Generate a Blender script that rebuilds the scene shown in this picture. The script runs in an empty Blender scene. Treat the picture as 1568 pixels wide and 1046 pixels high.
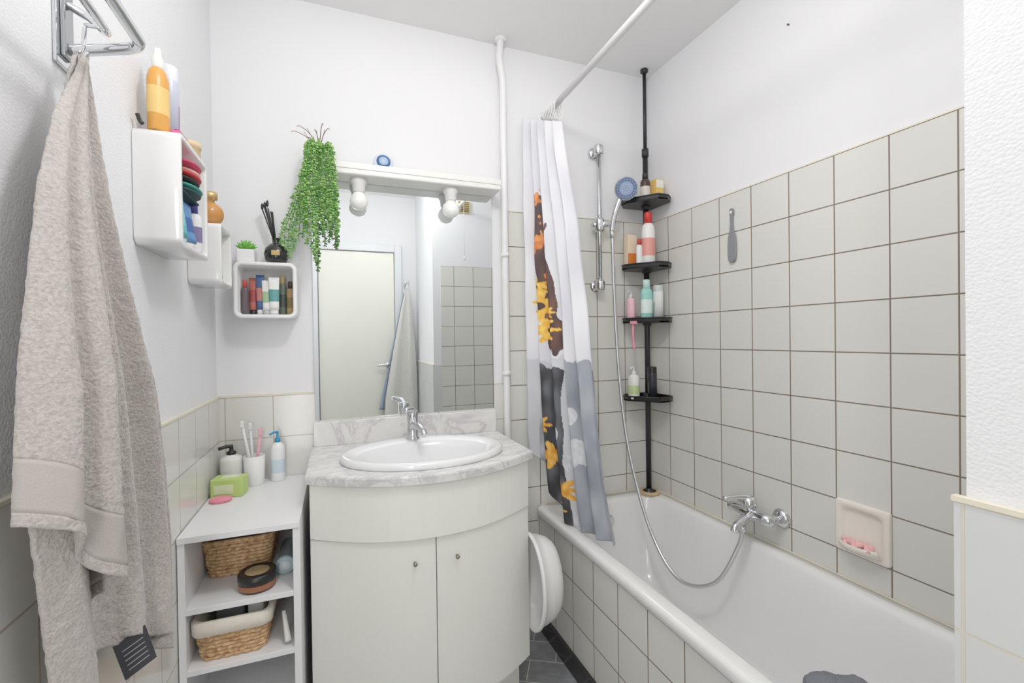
import bpy, bmesh, math, random
from mathutils import Vector, Matrix, noise
random.seed(7)
H=1.27
sc=bpy.context.scene
try:
    sc.view_settings.view_transform='Standard'
    sc.view_settings.look='None'
    sc.view_settings.gamma=1.2
except Exception: pass

# ------------------------------------------------------------ materials
def lin(c):
    return tuple(((v/255)/12.92 if v/255<=0.04045 else ((v/255+0.055)/1.055)**2.4) for v in c)
def new_mat(name):
    m=bpy.data.materials.new(name); m.use_nodes=True
    nt=m.node_tree; b=nt.nodes['Principled BSDF']
    return m,nt,b
def N(nt,t,**kw):
    n=nt.nodes.new(t)
    for k,v in kw.items(): setattr(n,k,v)
    return n
_mc={}
def mat(name,col,rough=.5,metal=0,bump=0,bscale=100,var=0,coat=0,trans=0,ior=1.45,spec=None):
    if name in _mc: return _mc[name]
    m,nt,b=new_mat(name)
    c=lin(col)
    b.inputs['Base Color'].default_value=(*c,1)
    b.inputs['Roughness'].default_value=rough
    b.inputs['Metallic'].default_value=metal
    b.inputs['Coat Weight'].default_value=coat
    b.inputs['Transmission Weight'].default_value=trans
    b.inputs['IOR'].default_value=ior
    if spec is not None: b.inputs['Specular IOR Level'].default_value=spec
    geo=N(nt,'ShaderNodeNewGeometry')
    if bump:
        no=N(nt,'ShaderNodeTexNoise'); no.inputs['Scale'].default_value=bscale; no.inputs['Detail'].default_value=3
        nt.links.new(geo.outputs['Position'],no.inputs['Vector'])
        bp=N(nt,'ShaderNodeBump'); bp.inputs['Strength'].default_value=bump; bp.inputs['Distance'].default_value=.004
        nt.links.new(no.outputs['Fac'],bp.inputs['Height']); nt.links.new(bp.outputs[0],b.inputs['Normal'])
    if var:
        n2=N(nt,'ShaderNodeTexNoise'); n2.inputs['Scale'].default_value=8
        nt.links.new(geo.outputs['Position'],n2.inputs['Vector'])
        mr=N(nt,'ShaderNodeMix',data_type='RGBA'); mr.inputs['A'].default_value=(*[v*(1-var) for v in c],1); mr.inputs['B'].default_value=(*[min(1,v*(1+var)) for v in c],1)
        nt.links.new(n2.outputs['Fac'],mr.inputs['Factor']); nt.links.new(mr.outputs['Result'],b.inputs['Base Color'])
    _mc[name]=m
    return m
def tile_mat(name,axis,u0,z0,col=(223,222,216),grout=(120,108,94),size=.15,mortar=.0021,rough=.16):
    m,nt,b=new_mat(name)
    geo=N(nt,'ShaderNodeNewGeometry'); sx=N(nt,'ShaderNodeSeparateXYZ'); cb=N(nt,'ShaderNodeCombineXYZ')
    nt.links.new(geo.outputs['Position'],sx.inputs[0])
    a=N(nt,'ShaderNodeMath',operation='SUBTRACT'); a.inputs[1].default_value=u0-30*size
    z=N(nt,'ShaderNodeMath',operation='SUBTRACT'); z.inputs[1].default_value=z0-30*size
    nt.links.new(sx.outputs[axis],a.inputs[0]); nt.links.new(sx.outputs['Z' if axis!='Z' else 'Y'],z.inputs[0])
    nt.links.new(a.outputs[0],cb.inputs[0]); nt.links.new(z.outputs[0],cb.inputs[1])
    br=N(nt,'ShaderNodeTexBrick'); br.offset=0; br.squash=1
    br.inputs['Scale'].default_value=1; br.inputs['Brick Width'].default_value=size; br.inputs['Row Height'].default_value=size
    br.inputs['Mortar Size'].default_value=mortar; br.inputs['Mortar Smooth'].default_value=.15
    c=lin(col); g=lin(grout)
    br.inputs['Color1'].default_value=(*c,1); br.inputs['Color2'].default_value=(*[v*.96 for v in c],1); br.inputs['Mortar'].default_value=(*g,1)
    nt.links.new(cb.outputs[0],br.inputs['Vector']); nt.links.new(br.outputs['Color'],b.inputs['Base Color'])
    bp=N(nt,'ShaderNodeBump'); bp.invert=True; bp.inputs['Strength'].default_value=.5; bp.inputs['Distance'].default_value=.002
    nt.links.new(br.outputs['Fac'],bp.inputs['Height']); nt.links.new(bp.outputs[0],b.inputs['Normal'])
    b.inputs['Roughness'].default_value=rough
    return m
def wall_mat(name,col,kind='noise',strength=.3,scale=120):
    m,nt,b=new_mat(name)
    b.inputs['Base Color'].default_value=(*lin(col),1); b.inputs['Roughness'].default_value=.75
    geo=N(nt,'ShaderNodeNewGeometry')
    t=N(nt,'ShaderNodeTexVoronoi') if kind=='weave' else N(nt,'ShaderNodeTexNoise')
    mp=N(nt,'ShaderNodeMapping'); mp.inputs['Scale'].default_value=(1,.8,1) if kind=='weave' else (1,1,1)
    nt.links.new(geo.outputs['Position'],mp.inputs[0]); nt.links.new(mp.outputs[0],t.inputs['Vector'])
    t.inputs['Scale'].default_value=scale
    bp=N(nt,'ShaderNodeBump'); bp.inputs['Strength'].default_value=strength; bp.inputs['Distance'].default_value=.002
    if kind=='weave': bp.invert=True
    nt.links.new(t.outputs[0],bp.inputs['Height']); nt.links.new(bp.outputs[0],b.inputs['Normal'])
    return m
def marble_mat(name):
    m,nt,b=new_mat(name)
    geo=N(nt,'ShaderNodeNewGeometry')
    n1=N(nt,'ShaderNodeTexNoise'); n1.inputs['Scale'].default_value=5; n1.inputs['Detail'].default_value=7; n1.inputs['Roughness'].default_value=.6; n1.inputs['Distortion'].default_value=1.0
    mp=N(nt,'ShaderNodeMapping'); mp.inputs['Rotation'].default_value=(0.3,.5,.7); mp.inputs['Scale'].default_value=(1,2.2,1)
    nt.links.new(geo.outputs['Position'],mp.inputs[0]); nt.links.new(mp.outputs[0],n1.inputs['Vector'])
    cr=N(nt,'ShaderNodeValToRGB'); e=cr.color_ramp.elements
    e[0].position=.38; e[0].color=(*lin((236,235,233)),1); e[1].position=.64; e[1].color=(*lin((234,233,231)),1)
    a=e.new(.48); a.color=(*lin((226,224,223)),1); a=e.new(.52); a.color=(*lin((200,198,200)),1); a=e.new(.55); a.color=(*lin((228,226,225)),1)
    nt.links.new(n1.outputs['Fac'],cr.inputs[0]); nt.links.new(cr.outputs[0],b.inputs['Base Color'])
    b.inputs['Roughness'].default_value=.15
    return m
def floor_mat(name):
    m,nt,b=new_mat(name)
    geo=N(nt,'ShaderNodeNewGeometry'); mp=N(nt,'ShaderNodeMapping'); mp.inputs['Rotation'].default_value=(0,0,math.radians(30)); mp.inputs['Location'].default_value=(5,5,0)
    nt.links.new(geo.outputs['Position'],mp.inputs[0])
    br=N(nt,'ShaderNodeTexBrick'); br.inputs['Scale'].default_value=1; br.inputs['Brick Width'].default_value=.2; br.inputs['Row Height'].default_value=.115; br.inputs['Mortar Size'].default_value=.002
    br.inputs['Color1'].default_value=(*lin((158,160,163)),1); br.inputs['Color2'].default_value=(*lin((130,132,136)),1); br.inputs['Mortar'].default_value=(*lin((215,215,215)),1)
    nt.links.new(mp.outputs[0],br.inputs['Vector'])
    no=N(nt,'ShaderNodeTexNoise'); no.inputs['Scale'].default_value=14; no.inputs['Detail'].default_value=6; no.inputs['Distortion'].default_value=1.5
    nt.links.new(geo.outputs['Position'],no.inputs['Vector'])
    mx=N(nt,'ShaderNodeMix',data_type='RGBA',blend_type='OVERLAY'); mx.inputs['Factor'].default_value=.5
    nt.links.new(br.outputs['Color'],mx.inputs['A']); nt.links.new(no.outputs['Fac'],mx.inputs['B']); nt.links.new(mx.outputs['Result'],b.inputs['Base Color'])
    b.inputs['Roughness'].default_value=.35
    return m
def wicker_mat(name):
    m,nt,b=new_mat(name)
    geo=N(nt,'ShaderNodeNewGeometry')
    no=N(nt,'ShaderNodeTexNoise'); no.inputs['Scale'].default_value=90
    nt.links.new(geo.outputs['Position'],no.inputs['Vector'])
    cr=N(nt,'ShaderNodeValToRGB'); e=cr.color_ramp.elements
    e[0].position=.3; e[0].color=(*lin((172,124,80)),1); e[1].position=.7; e[1].color=(*lin((232,194,146)),1)
    nt.links.new(no.outputs['Fac'],cr.inputs[0]); nt.links.new(cr.outputs[0],b.inputs['Base Color'])
    b.inputs['Roughness'].default_value=.55
    return m
def attr_mat(name,rough=.6):
    m,nt,b=new_mat(name)
    at=N(nt,'ShaderNodeAttribute'); at.attribute_name='Col'
    nt.links.new(at.outputs['Color'],b.inputs['Base Color']); b.inputs['Roughness'].default_value=rough
    return m

WHITE=mat('white_plastic',(238,238,238),.3,bump=0)
GLOSSW=mat('gloss_white_lacquer',(240,240,240),.12,coat=.3)
CAB=mat('cabinet_white',(243,243,237),.3)
SHELFW=mat('shelf_white_laminate',(240,240,242),.35)
ENAMEL=mat('white_enamel',(243,243,243),.08,coat=.5)
CERAM=mat('white_ceramic',(240,241,243),.06,coat=.5)
CHROME=mat('chrome',(215,217,220),.07,metal=1)
STEEL=mat('brushed_steel',(170,172,175),.25,metal=1)
BLACK=mat('black_plastic',(28,28,30),.35)
PAINT=mat('pipe_paint',(236,236,236),.3)
WICK=wicker_mat('wicker')
CLOTH=mat('liner_cloth',(232,224,210),.9,bump=.3,bscale=300)
MARBLE=marble_mat('white_marble')

# ------------------------------------------------------------ builder
class Bd:
    def __init__(s,name): s.name=name; s.bm=bmesh.new(); s.mats=[]
    def add(s,t,m,smooth=True,mtx=None):
        if m not in s.mats: s.mats.append(m)
        i=s.mats.index(m)
        for f in t.faces: f.material_index=i; f.smooth=smooth
        if mtx is not None: bmesh.ops.transform(t,matrix=mtx,verts=t.verts)
        me=bpy.data.meshes.new('t'); t.to_mesh(me); t.free(); s.bm.from_mesh(me); bpy.data.meshes.remove(me)
        return s
    def box(s,lo,hi,m,bev=0,seg=2,mtx=None):
        t=bmesh.new(); bmesh.ops.create_cube(t,size=1)
        for v in t.verts: v.co=Vector([lo[k]+(v.co[k]+.5)*(hi[k]-lo[k]) for k in range(3)])
        if bev: bmesh.ops.bevel(t,geom=list(t.edges),offset=bev,segments=seg,profile=.5,affect='EDGES')
        return s.add(t,m,False,mtx)
    def tube(s,pts,r,m,seg=14,smoothn=0,caps=True):
        P=[Vector(p) for p in pts]; R=r if isinstance(r,(list,tuple)) else [r]*len(P)
        if smoothn:
            Q=[];RR=[]
            for i in range(len(P)-1):
                p0=P[max(i-1,0)];p1=P[i];p2=P[i+1];p3=P[min(i+2,len(P)-1)]
                for k in range(smoothn):
                    u=k/smoothn
                    Q.append(.5*((2*p1)+(p2-p0)*u+(2*p0-5*p1+4*p2-p3)*u*u+(3*p1-p0-3*p2+p3)*u**3)); RR.append(R[i]*(1-u)+R[i+1]*u)
            Q.append(P[-1]);RR.append(R[-1]);P=Q;R=RR
        t=bmesh.new(); rings=[]; d=(P[1]-P[0]).normalized()
        n=d.orthogonal().normalized()
        for i,p in enumerate(P):
            a=P[max(i-1,0)];b=P[min(i+1,len(P)-1)];d2=(b-a)
            if d2.length<1e-9: d2=d
            d2=d2.normalized(); q=d.rotation_difference(d2); n=(q@n); n=(n-d2*n.dot(d2)).normalized(); d=d2; bb=d.cross(n)
            rings.append([t.verts.new(p+(n*math.cos(2*math.pi*k/seg)+bb*math.sin(2*math.pi*k/seg))*R[i]) for k in range(seg)])
        for i in range(len(rings)-1):
            for k in range(seg): t.faces.new((rings[i][k],rings[i][(k+1)%seg],rings[i+1][(k+1)%seg],rings[i+1][k]))
        if caps: t.faces.new(rings[0][::-1]); t.faces.new(rings[-1])
        return s.add(t,m,True)
    def lathe(s,prof,m,c=(0,0,0),seg=32,mtx=None,sx=1,sy=1,smooth=True):
        t=bmesh.new(); rings=[]
        for r,z in prof:
            if r<1e-6: rings.append([t.verts.new((0,0,z))])
            else: rings.append([t.verts.new((r*sx*math.cos(2*math.pi*k/seg),r*sy*math.sin(2*math.pi*k/seg),z)) for k in range(seg)])
        for a,b in zip(rings,rings[1:]):
            for k in range(seg):
                k2=(k+1)%seg
                if len(a)==1 and len(b)==1: break
                if len(a)==1: t.faces.new((a[0],b[k2],b[k]))
                elif len(b)==1: t.faces.new((a[k],a[k2],b[0]))
                else: t.faces.new((a[k],a[k2],b[k2],b[k]))
        bmesh.ops.recalc_face_normals(t,faces=t.faces)
        M=Matrix.Translation(c)
        if mtx is not None: M=M@mtx
        return s.add(t,m,smooth,M)
    def sphere(s,c,r,m,sc=(1,1,1),sub=2,mtx=None):
        t=bmesh.new(); bmesh.ops.create_icosphere(t,subdivisions=sub,radius=r)
        M=Matrix.Translation(c)
        if mtx is not None: M=M@mtx
        M=M@Matrix.Diagonal((*sc,1))
        return s.add(t,m,True,M)
    def prism(s,poly,z0,z1,m,bev=0):
        t=bmesh.new(); a=[t.verts.new((x,y,z0)) for x,y in poly]; b=[t.verts.new((x,y,z1)) for x,y in poly]
        t.faces.new(a[::-1]); t.faces.new(b); n=len(poly)
        for k in range(n): t.faces.new((a[k],a[(k+1)%n],b[(k+1)%n],b[k]))
        bmesh.ops.recalc_face_normals(t,faces=t.faces)
        if bev:
            ed=[e for e in t.edges if abs(e.verts[0].co.z-e.verts[1].co.z)<1e-6 and e.verts[0].co.z>z1-1e-6]
            bmesh.ops.bevel(t,geom=ed,offset=bev,segments=3,profile=.5,affect='EDGES')
        return s.add(t,m,False)
    def loops(s,L,m,cap0=False,cap1=True,mtx=None,smooth=True):
        t=bmesh.new(); R=[[t.verts.new(p) for p in l] for l in L]; n=len(R[0])
        for a,b in zip(R,R[1:]):
            for k in range(n): t.faces.new((a[k],a[(k+1)%n],b[(k+1)%n],b[k]))
        if cap0: t.faces.new(R[0][::-1])
        if cap1: t.faces.new(R[-1])
        bmesh.ops.recalc_face_normals(t,faces=t.faces)
        return s.add(t,m,smooth,mtx)
    def grid(s,f,nu,nv,m,smooth=True):
        t=bmesh.new(); V=[[t.verts.new(f(i/nu,j/nv)) for j in range(nv+1)] for i in range(nu+1)]
        for i in range(nu):
            for j in range(nv): t.faces.new((V[i][j],V[i+1][j],V[i+1][j+1],V[i][j+1]))
        return s.add(t,m,smooth)
    def done(s,solid=0,auto=None):
        me=bpy.data.meshes.new(s.name)
        s.bm.to_mesh(me); s.bm.free()
        for m in s.mats: me.materials.append(m)
        o=bpy.data.objects.new(s.name,me); sc.collection.objects.link(o); o.location=(0,0,H)
        if solid:
            md=o.modifiers.new('s','SOLIDIFY'); md.thickness=solid; md.offset=0
        me=o.data
        if len(me.vertices):
            c=sum((v.co for v in me.vertices),Vector())/len(me.vertices)
            me.transform(Matrix.Translation(-c)); o.location=Vector((0,0,H))+c
        return o
def rrect(x0,x1,y0,y1,r,z,n=8):
    out=[]
    for (cx,cy,a0) in ((x1-r,y1-r,0),(x0+r,y1-r,90),(x0+r,y0+r,180),(x1-r,y0+r,270)):
        for k in range(n+1):
            a=math.radians(a0+90*k/n); out.append((cx+r*math.cos(a),cy+r*math.sin(a),z))
    return out
RX=lambda d:Matrix.Rotation(math.radians(d),4,'X')
RY=lambda d:Matrix.Rotation(math.radians(d),4,'Y')
RZ=lambda d:Matrix.Rotation(math.radians(d),4,'Z')

# ------------------------------------------------------------ room (z relative to eye height, shifted by H)
XL,XR,ZC,ZF,YO=-.390,1.435,1.251,-1.27,-2.30
ZT,ZL=.543,-.196
XP,YP=.676,-1.553
WP=wall_mat('white_wall_plaster',(236,236,239),'noise',.10,60)
WW=wall_mat('white_textured_paper',(234,235,238),'weave',.30,260)
CE=wall_mat('ceiling_white',(243,243,243),'noise',.08,60)
z0w=H+ZT; zlw=H+ZL
T_right=tile_mat('tile_right','Y',0,z0w)
T_back=tile_mat('tile_back_tall','X',XR,z0w)
T_backlow=tile_mat('tile_back_low','X',-.215,zlw,grout=(186,180,168))
T_left=tile_mat('tile_left_low','Y',0,zlw,grout=(180,170,154))
T_pil=tile_mat('tile_pillar','Y',YP,zlw,grout=(214,208,196),col=(214,216,216))
T_end=tile_mat('tile_end','X',XR,z0w)
T_tub=tile_mat('tile_tub_panel','Y',-.02,H-.775)
CAULK=mat('cream_caulk',(230,222,202),.6)
e=.008
b=Bd('wall_back'); b.box((XL-.1,0,ZF),(XR+.1,.1,ZC),WP)
b.box((XL,-e,ZF),(.70,0,ZL),T_backlow); b.box((.70,-e,ZF),(XR,0,ZT),T_back)
b.box((XL,-e-.002,ZL),(-.08,0,ZL+.006),CAULK); b.box((.70,-e-.001,ZT),(XR,0,ZT+.004),CAULK); b.done()
b=Bd('wall_left'); b.box((XL-.1,YO-.1,ZF),(XL,0,ZC),WW); b.box((XL,YO,ZF),(XL+e,0,ZL),T_left)
b.box((XL,YO,ZL),(XL+e+.002,0,ZL+.006),CAULK); b.done()
b=Bd('wall_right'); b.box((XR,YO-.1,ZF),(XR+.1,0,ZC),WP); b.box((XR-e,YP,ZF),(XR,0,ZT),T_right)
b.box((XR-e-.001,YP,ZT),(XR,0,ZT+.004),CAULK)
b.tube([(XR,-.75,1.037),(XR-.008,-.75,1.037)],.0028,mat('nail_grey',(110,105,100),.6)); b.done()
b=Bd('wall_alcove_end'); b.box((XP,YO,ZF),(XR,YP,ZC),WW)
b.box((XP-e,YO,ZF),(XP,YP+e,ZL),T_pil); b.box((XP,YP,ZF),(.735,YP+e,ZL),T_pil); b.box((.735,YP,ZF),(XR,YP+e,ZT),T_end)
b.box((XP-e-.002,YO,ZL),(XP,YP+e+.002,ZL+.006),CAULK); b.done()
b=Bd('wall_front'); b.box((XL-.1,YO-.1,ZF),(XP+.1,YO,ZC),WP)
b.box((XL,YO,ZF),(-.195,YO+e,ZL),T_end); b.done()
b=Bd('ceiling'); b.box((XL-.1,YO-.1,ZC),(XR+.1,.1,ZC+.1),CE); b.done()
b=Bd('floor'); b.box((XL-.1,YO-.1,ZF-.1),(XR+.1,.1,ZF),floor_mat('grey_stone_floor')); b.done()
DOORC=mat('door_cream',(246,245,234),.4); FR=mat('frame_grey_white',(228,230,234),.35)
b=Bd('door_1'); b.box((-.13,YO+.001,ZF+.005),(.48,YO+.03,.75),DOORC,.003)
b.tube([(.42,YO+.03,-.22),(.42,YO+.075,-.22),(.32,YO+.075,-.22)],.009,CHROME,smoothn=4); b.lathe([(0,0),(.024,0),(.024,.006),(0,.006)],CHROME,(.42,YO+.03,-.22),mtx=RX(-90)); b.done()
b=Bd('trim_door'); b.box((-.19,YO+.001,ZF),(-.135,YO+.05,.82),FR,.006); b.box((.485,YO+.001,ZF),(.545,YO+.05,.82),FR,.006); b.box((-.135,YO+.001,.755),(.485,YO+.05,.82),FR,.006); b.done()
b=Bd('air_vent_grille')
b.box((.87,YP,.95),(.97,YP+.012,1.04),mat('vent_cream',(232,214,160),.5),.002)
for k in range(6): b.box((.88,YP+.012,.958+k*.0135),(.96,YP+.016,.965+k*.0135),mat('vent_dark',(120,95,50),.6))
b.done()
b=Bd('pull_cord'); b.tube([(.905,-1.49,ZC),(.905,-1.49,.62)],.0018,WHITE,8); b.lathe([(0,-.03),(.008,-.028),(.006,0),(.002,.006),(0,.006)],WHITE,(.905,-1.49,.61),12); b.lathe([(0,0),(.03,0),(.03,-.012),(.02,-.02),(0,-.02)],WHITE,(.905,-1.49,ZC),20); b.done()

# ------------------------------------------------------------ bathtub
TX=.812
b=Bd('bathtub')
L=[(TX+.010,1.426,-1.544,-.010,.02,-.785),(TX,1.4265,-1.5445,-.009,.025,-.775),(TX-.002,1.4265,-1.5445,-.009,.025,-.752),(TX+.002,1.4265,-1.5445,-.009,.025,-.742),(TX+.012,1.426,-1.544,-.01,.03,-.739),
(.852,1.385,-1.49,-.062,.10,-.739),(.862,1.376,-1.48,-.072,.10,-.743),(.868,1.370,-1.474,-.078,.10,-.757),(.88,1.36,-1.44,-.09,.10,-.82),(.90,1.34,-1.39,-.115,.10,-.95),(.92,1.32,-1.34,-.15,.10,-1.04),(.95,1.29,-1.29,-.19,.09,-1.09),(.99,1.25,-1.23,-.24,.07,-1.108),(1.03,1.21,-1.15,-.30,.05,-1.112)]
b.loops([rrect(*l) for l in L],ENAMEL)
b.lathe([(0,.0),(.028,0),(.03,.004),(.026,.009),(0,.010)],CHROME,(1.13,-.088,-.83),mtx=RX(82))
b.lathe([(0,.0),(.03,0),(.03,.003),(0,.004)],CHROME,(1.12,-.36,-1.112))
b.done()
b=Bd('bathtub_panel'); b.box((.822,-1.552,ZF),(.85,-.008,-.786),T_tub); b.done()
b=Bd('baseboard_tub'); b.box((.808,-1.552,ZF),(.8215,-.009,-1.195),mat('black_tile',(34,34,36),.15)); b.done()
b=Bd('trim_tub_caulk'); b.tube([(.83,-.0115,-.7375),(1.424,-.0115,-.7375),(1.424,-1.54,-.7375)],.003,CAULK,8); b.done()

# ------------------------------------------------------------ vanity
def bow(x0,x1,side,bw,yb=0,n=24):
    xc=(x0+x1)/2; hw=(x1-x0)/2
    pts=[(x1,yb),(x0,yb)]
    for k in range(n+1):
        x=x0+(x1-x0)*k/n; pts.append((x,-(side+bw*(1-((x-xc)/hw)**2))))
    return pts
b=Bd('vanity_cabinet')
b.box((-.078,-.375,-1.11),(-.062,-.009,-.42),CAB); b.box((.598,-.375,-1.11),(.614,-.009,-.42),CAB)
b.box((-.07,-.36,-1.11),(.60,-.02,-1.095),CAB)
def front(xa,xb,z0,z1,th=.018,x0=-.08,x1=.616,side=.383,bw=.125,bev=.002):
    xc=(x0+x1)/2; hw=(x1-x0)/2; n=16; f=lambda x:-(side+bw*(1-((x-xc)/hw)**2))
    P=[(xa+(xb-xa)*k/n,f(xa+(xb-xa)*k/n)) for k in range(n+1)]
    Q=[(x,y+th) for x,y in P][::-1]
    b.prism(P+Q,z0,z1,CAB,bev)
front(-.08,.616,-.584,-.424,th=.02,side=.388,bw=.13)
front(-.08,.2665,-1.11,-.588); front(.2695,.616,-1.11,-.588)
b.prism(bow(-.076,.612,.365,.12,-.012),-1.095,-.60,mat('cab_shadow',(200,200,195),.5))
b.prism(bow(-.06,.596,.33,.10,-.012),ZF,-1.11,CAB)
KN=mat('knob_brass_grey',(150,140,125),.3,metal=.8)
for kx in (.205,.331):
    xc=.268;hw=.348;yy=-(.383+.125*(1-((kx-xc)/hw)**2))
    b.lathe([(0,0),(.004,0),(.004,.008),(.006,.011),(.006,.015),(.004,.018),(0,.019)],KN,(kx,yy+.001,-.655),16,mtx=RX(90))
o=b.done()
cx,cy,a,bb=.277,-.292,.272,.200
b=Bd('marble_vanity_top')
po=bow(-.092,.632,.392,.14,-.009,36)
ang=sorted(set([2*math.pi*i/96 for i in range(96)]+[math.atan2(y-cy,x-cx)%(2*math.pi) for x,y in po]))
def hit(t):
    d=Vector((math.cos(t),math.sin(t))); best=None; n=len(po)
    for k in range(n):
        p=Vector(po[k]);q=Vector(po[(k+1)%n]); ed=q-p; o_=p-Vector((cx,cy)); den=d.x*ed.y-d.y*ed.x
        if abs(den)<1e-12: continue
        s_=(o_.x*ed.y-o_.y*ed.x)/den; u_=(o_.x*d.y-o_.y*d.x)/den
        if s_>0 and -1e-6<=u_<=1+1e-6 and (best is None or s_>best): best=s_
    return best
def ringo(ins,z): return [(cx+math.cos(t)*(hit(t)-ins),cy+math.sin(t)*(hit(t)-ins),z) for t in ang]
def ringi(z): return [(cx+(a-.030)*math.cos(t),cy+(bb-.028)*math.sin(t),z) for t in ang]
b.loops([ringi(-.42),ringi(-.392),ringo(.007,-.392),ringo(.002,-.394),ringo(0,-.399),ringo(0,-.42),ringi(-.42)],MARBLE,False,False,smooth=False)
b.box((-.082,-.026,-.392),(.626,-.009,-.303),MARBLE,.002)
b.done()
b=Bd('washbasin')
def el2(ra,rb,z,dy=0): return [(cx+ra*math.cos(t),cy+dy+rb*math.sin(t),z) for t in [2*math.pi*i/64 for i in range(64)]]
b.loops([el2(a-.003,bb-.003,-.3915),el2(a,bb,-.388),el2(a,bb,-.378),el2(a-.005,bb-.005,-.371),el2(a-.014,bb-.012,-.369),el2(a-.024,bb-.020,-.372),
 el2(.228,.142,-.374,-.022),el2(.220,.135,-.380,-.022),el2(.208,.126,-.40,-.022),el2(.188,.112,-.44,-.022),el2(.145,.088,-.48,-.02),el2(.08,.05,-.498,-.02),el2(.025,.025,-.50,-.02)],CERAM)
b.lathe([(0,0),(.02,0),(.022,.002),(0,.003)],CHROME,(cx,cy-.02,-.50))
b.done()
b=Bd('basin_faucet')
fx,fy,fz=.262,-.125,-.3725
b.lathe([(0,0),(.026,0),(.026,.006),(.021,.012),(.020,.06),(.022,.085),(.022,.10),(.016,.110),(0,.112)],CHROME,(fx,fy,fz))
b.tube([(fx,fy-.005,fz+.045),(fx+.006,fy-.05,fz+.06),(fx+.018,fy-.105,fz+.05),(fx+.022,fy-.125,fz+.033)],[.016,.014,.012,.011],CHROME,smoothn=5)
b.tube([(fx,fy,fz+.098),(fx-.008,fy-.02,fz+.112),(fx-.022,fy-.05,fz+.118),(fx-.034,fy-.075,fz+.119)],[.016,.014,.010,.008],CHROME,smoothn=5)
b.done()
MIR=mat('mirror_glass',(236,240,240),.0,metal=1)
b=Bd('bathroom_mirror'); b.box((-.078,-.009,-.298),(.624,-.001,.5975),MIR,.0008); b.done()
bo=Bd('mirror_light_shelf')
LS=mat('light_shelf_white',(238,238,234),.25)
bo.box((-.08,-.105,.598),(.634,-.001,.632),LS,.006,3); bo.box((-.08,-.108,.618),(.634,-.10,.640),LS,.002)
for bx in (.088,.437):
    bo.lathe([(0,.01),(.030,.01),(.030,-.006),(.024,-.014),(.022,-.036),(.018,-.044),(0,-.044)],WHITE,(bx,-.055,.590))
BULB,nt,pb=new_mat('frosted_bulb'); pb.inputs['Base Color'].default_value=(.9,.9,.88,1); pb.inputs['Roughness'].default_value=.2; pb.inputs['Emission Color'].default_value=(1,.96,.9,1); pb.inputs['Emission Strength'].default_value=.08
for bx in (.088,.437):
    bo.lathe([(.014,.03),(.017,.018),(.027,.006),(.033,-.012),(.032,-.024),(.024,-.038),(.012,-.045),(0,-.047)],BULB,(bx,-.055,.530))
bo.done()
b=Bd('decor_tin')
b.lathe([(0,-.012),(.034,-.012),(.037,-.008),(.037,.008),(.034,.012),(0,.012)],mat('tin_white',(215,222,234),.3),(.178,-.05,.670),mtx=RX(78))
b.lathe([(0,.0),(.026,0),(.026,.002),(0,.002)],mat('tin_blue',(70,110,165),.3),(.178,-.0625,.6725),mtx=RX(78))
b.lathe([(0,.0),(.017,0),(.017,.002),(0,.002)],mat('tin_lightblue',(170,195,225),.3),(.178,-.065,.673),mtx=RX(78))
b.done()
b=Bd('hair_comb'); CC=mat('comb_cream',(225,215,190),.4); b.box((.36,-.09,.6325),(.60,-.07,.645),CC,.002)
for k in range(38): b.box((.37+k*.006,-.07,.640),(.373+k*.006,-.05,.644),CC)
b.done()
b=Bd('heating_pipe')
b.tube([(.662,-.045,ZC),(.660,-.045,1.225),(.655,-.045,1.17),(.660,-.045,1.13),(.672,-.035,1.08),(.674,-.032,1.03),(.674,-.032,.9),(.674,-.032,0),(.674,-.032,ZF)],.0145,PAINT,16,smoothn=5)
for z in (.35,-.15): b.lathe([(.015,-.01),(.0175,-.01),(.0175,.01),(.015,.01)],PAINT,(.674,-.032,z)); b.box((.668,-.03,z-.006),(.68,-.008,z+.006),PAINT)
b.lathe([(.0145,0),(.026,0),(.026,-.008),(.0145,-.014)],PAINT,(.662,-.045,ZC)); b.done()

# ------------------------------------------------------------ curtain rail + curtain
b=Bd('shower_curtain_rod'); b.tube([(.874,-.002,.972),(.870,YP+.010,.985)],.0125,PAINT,16)
b.lathe([(0,0),(.03,0),(.03,-.006),(.016,-.016),(0,-.016)],PAINT,(.874,-.001,.972),mtx=RX(-90)@RX(180)); b.lathe([(0,0),(.03,0),(.03,.006),(.016,.016),(0,.016)],PAINT,(.870,YP+.009,.985),mtx=RX(-90)); b.done()
def lerp(a,b,t): return a+(b-a)*t
def tab(T,x):
    if x<=T[0][0]: return T[0][1]
    for (a,v),(c,w) in zip(T,T[1:]):
        if x<=c: return v+(w-v)*(x-a)/(c-a)
    return T[-1][1]
def curt(s,t):
    zb=tab([(0,-.46),(.15,-.56),(.35,-.70),(.5,-.735),(1,-.735)],s)
    z=lerp(lerp(.945,.888,s),zb,t)
    T=(.945-z)/1.67
    y0=-.03-.02*T; y1=tab([(0,-.155),(.1,-.19),(.3,-.29),(.62,-.385),(1,-.49)],T)
    if T>.8: y0=lerp(y0,-.07,(T-.8)/.2)
    y=lerp(y0,y1,s)
    xb=lerp(.783,.876,s**.8)
    w=max(0,(T-.75)/.25); xb=lerp(xb,lerp(.80,.905,s),w*w)
    n=5.0
    amp=lerp(.018,.020,T)*(1-.2*s)
    ph=2*math.pi*n*s+.8*math.sin(3*T+s*4)+3.6
    x=xb+amp*(math.sin(ph)+.25*math.sin(2*ph+1))*(1+.4*noise.noise(Vector((s*5,T*2,3))))
    y+=.010*math.cos(ph*1.0+1)*(1-abs(2*s-1))
    x+=.008*noise.noise(Vector((s*9,T*7,1)))
    return Vector((x,min(y,-.018),z))
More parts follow.
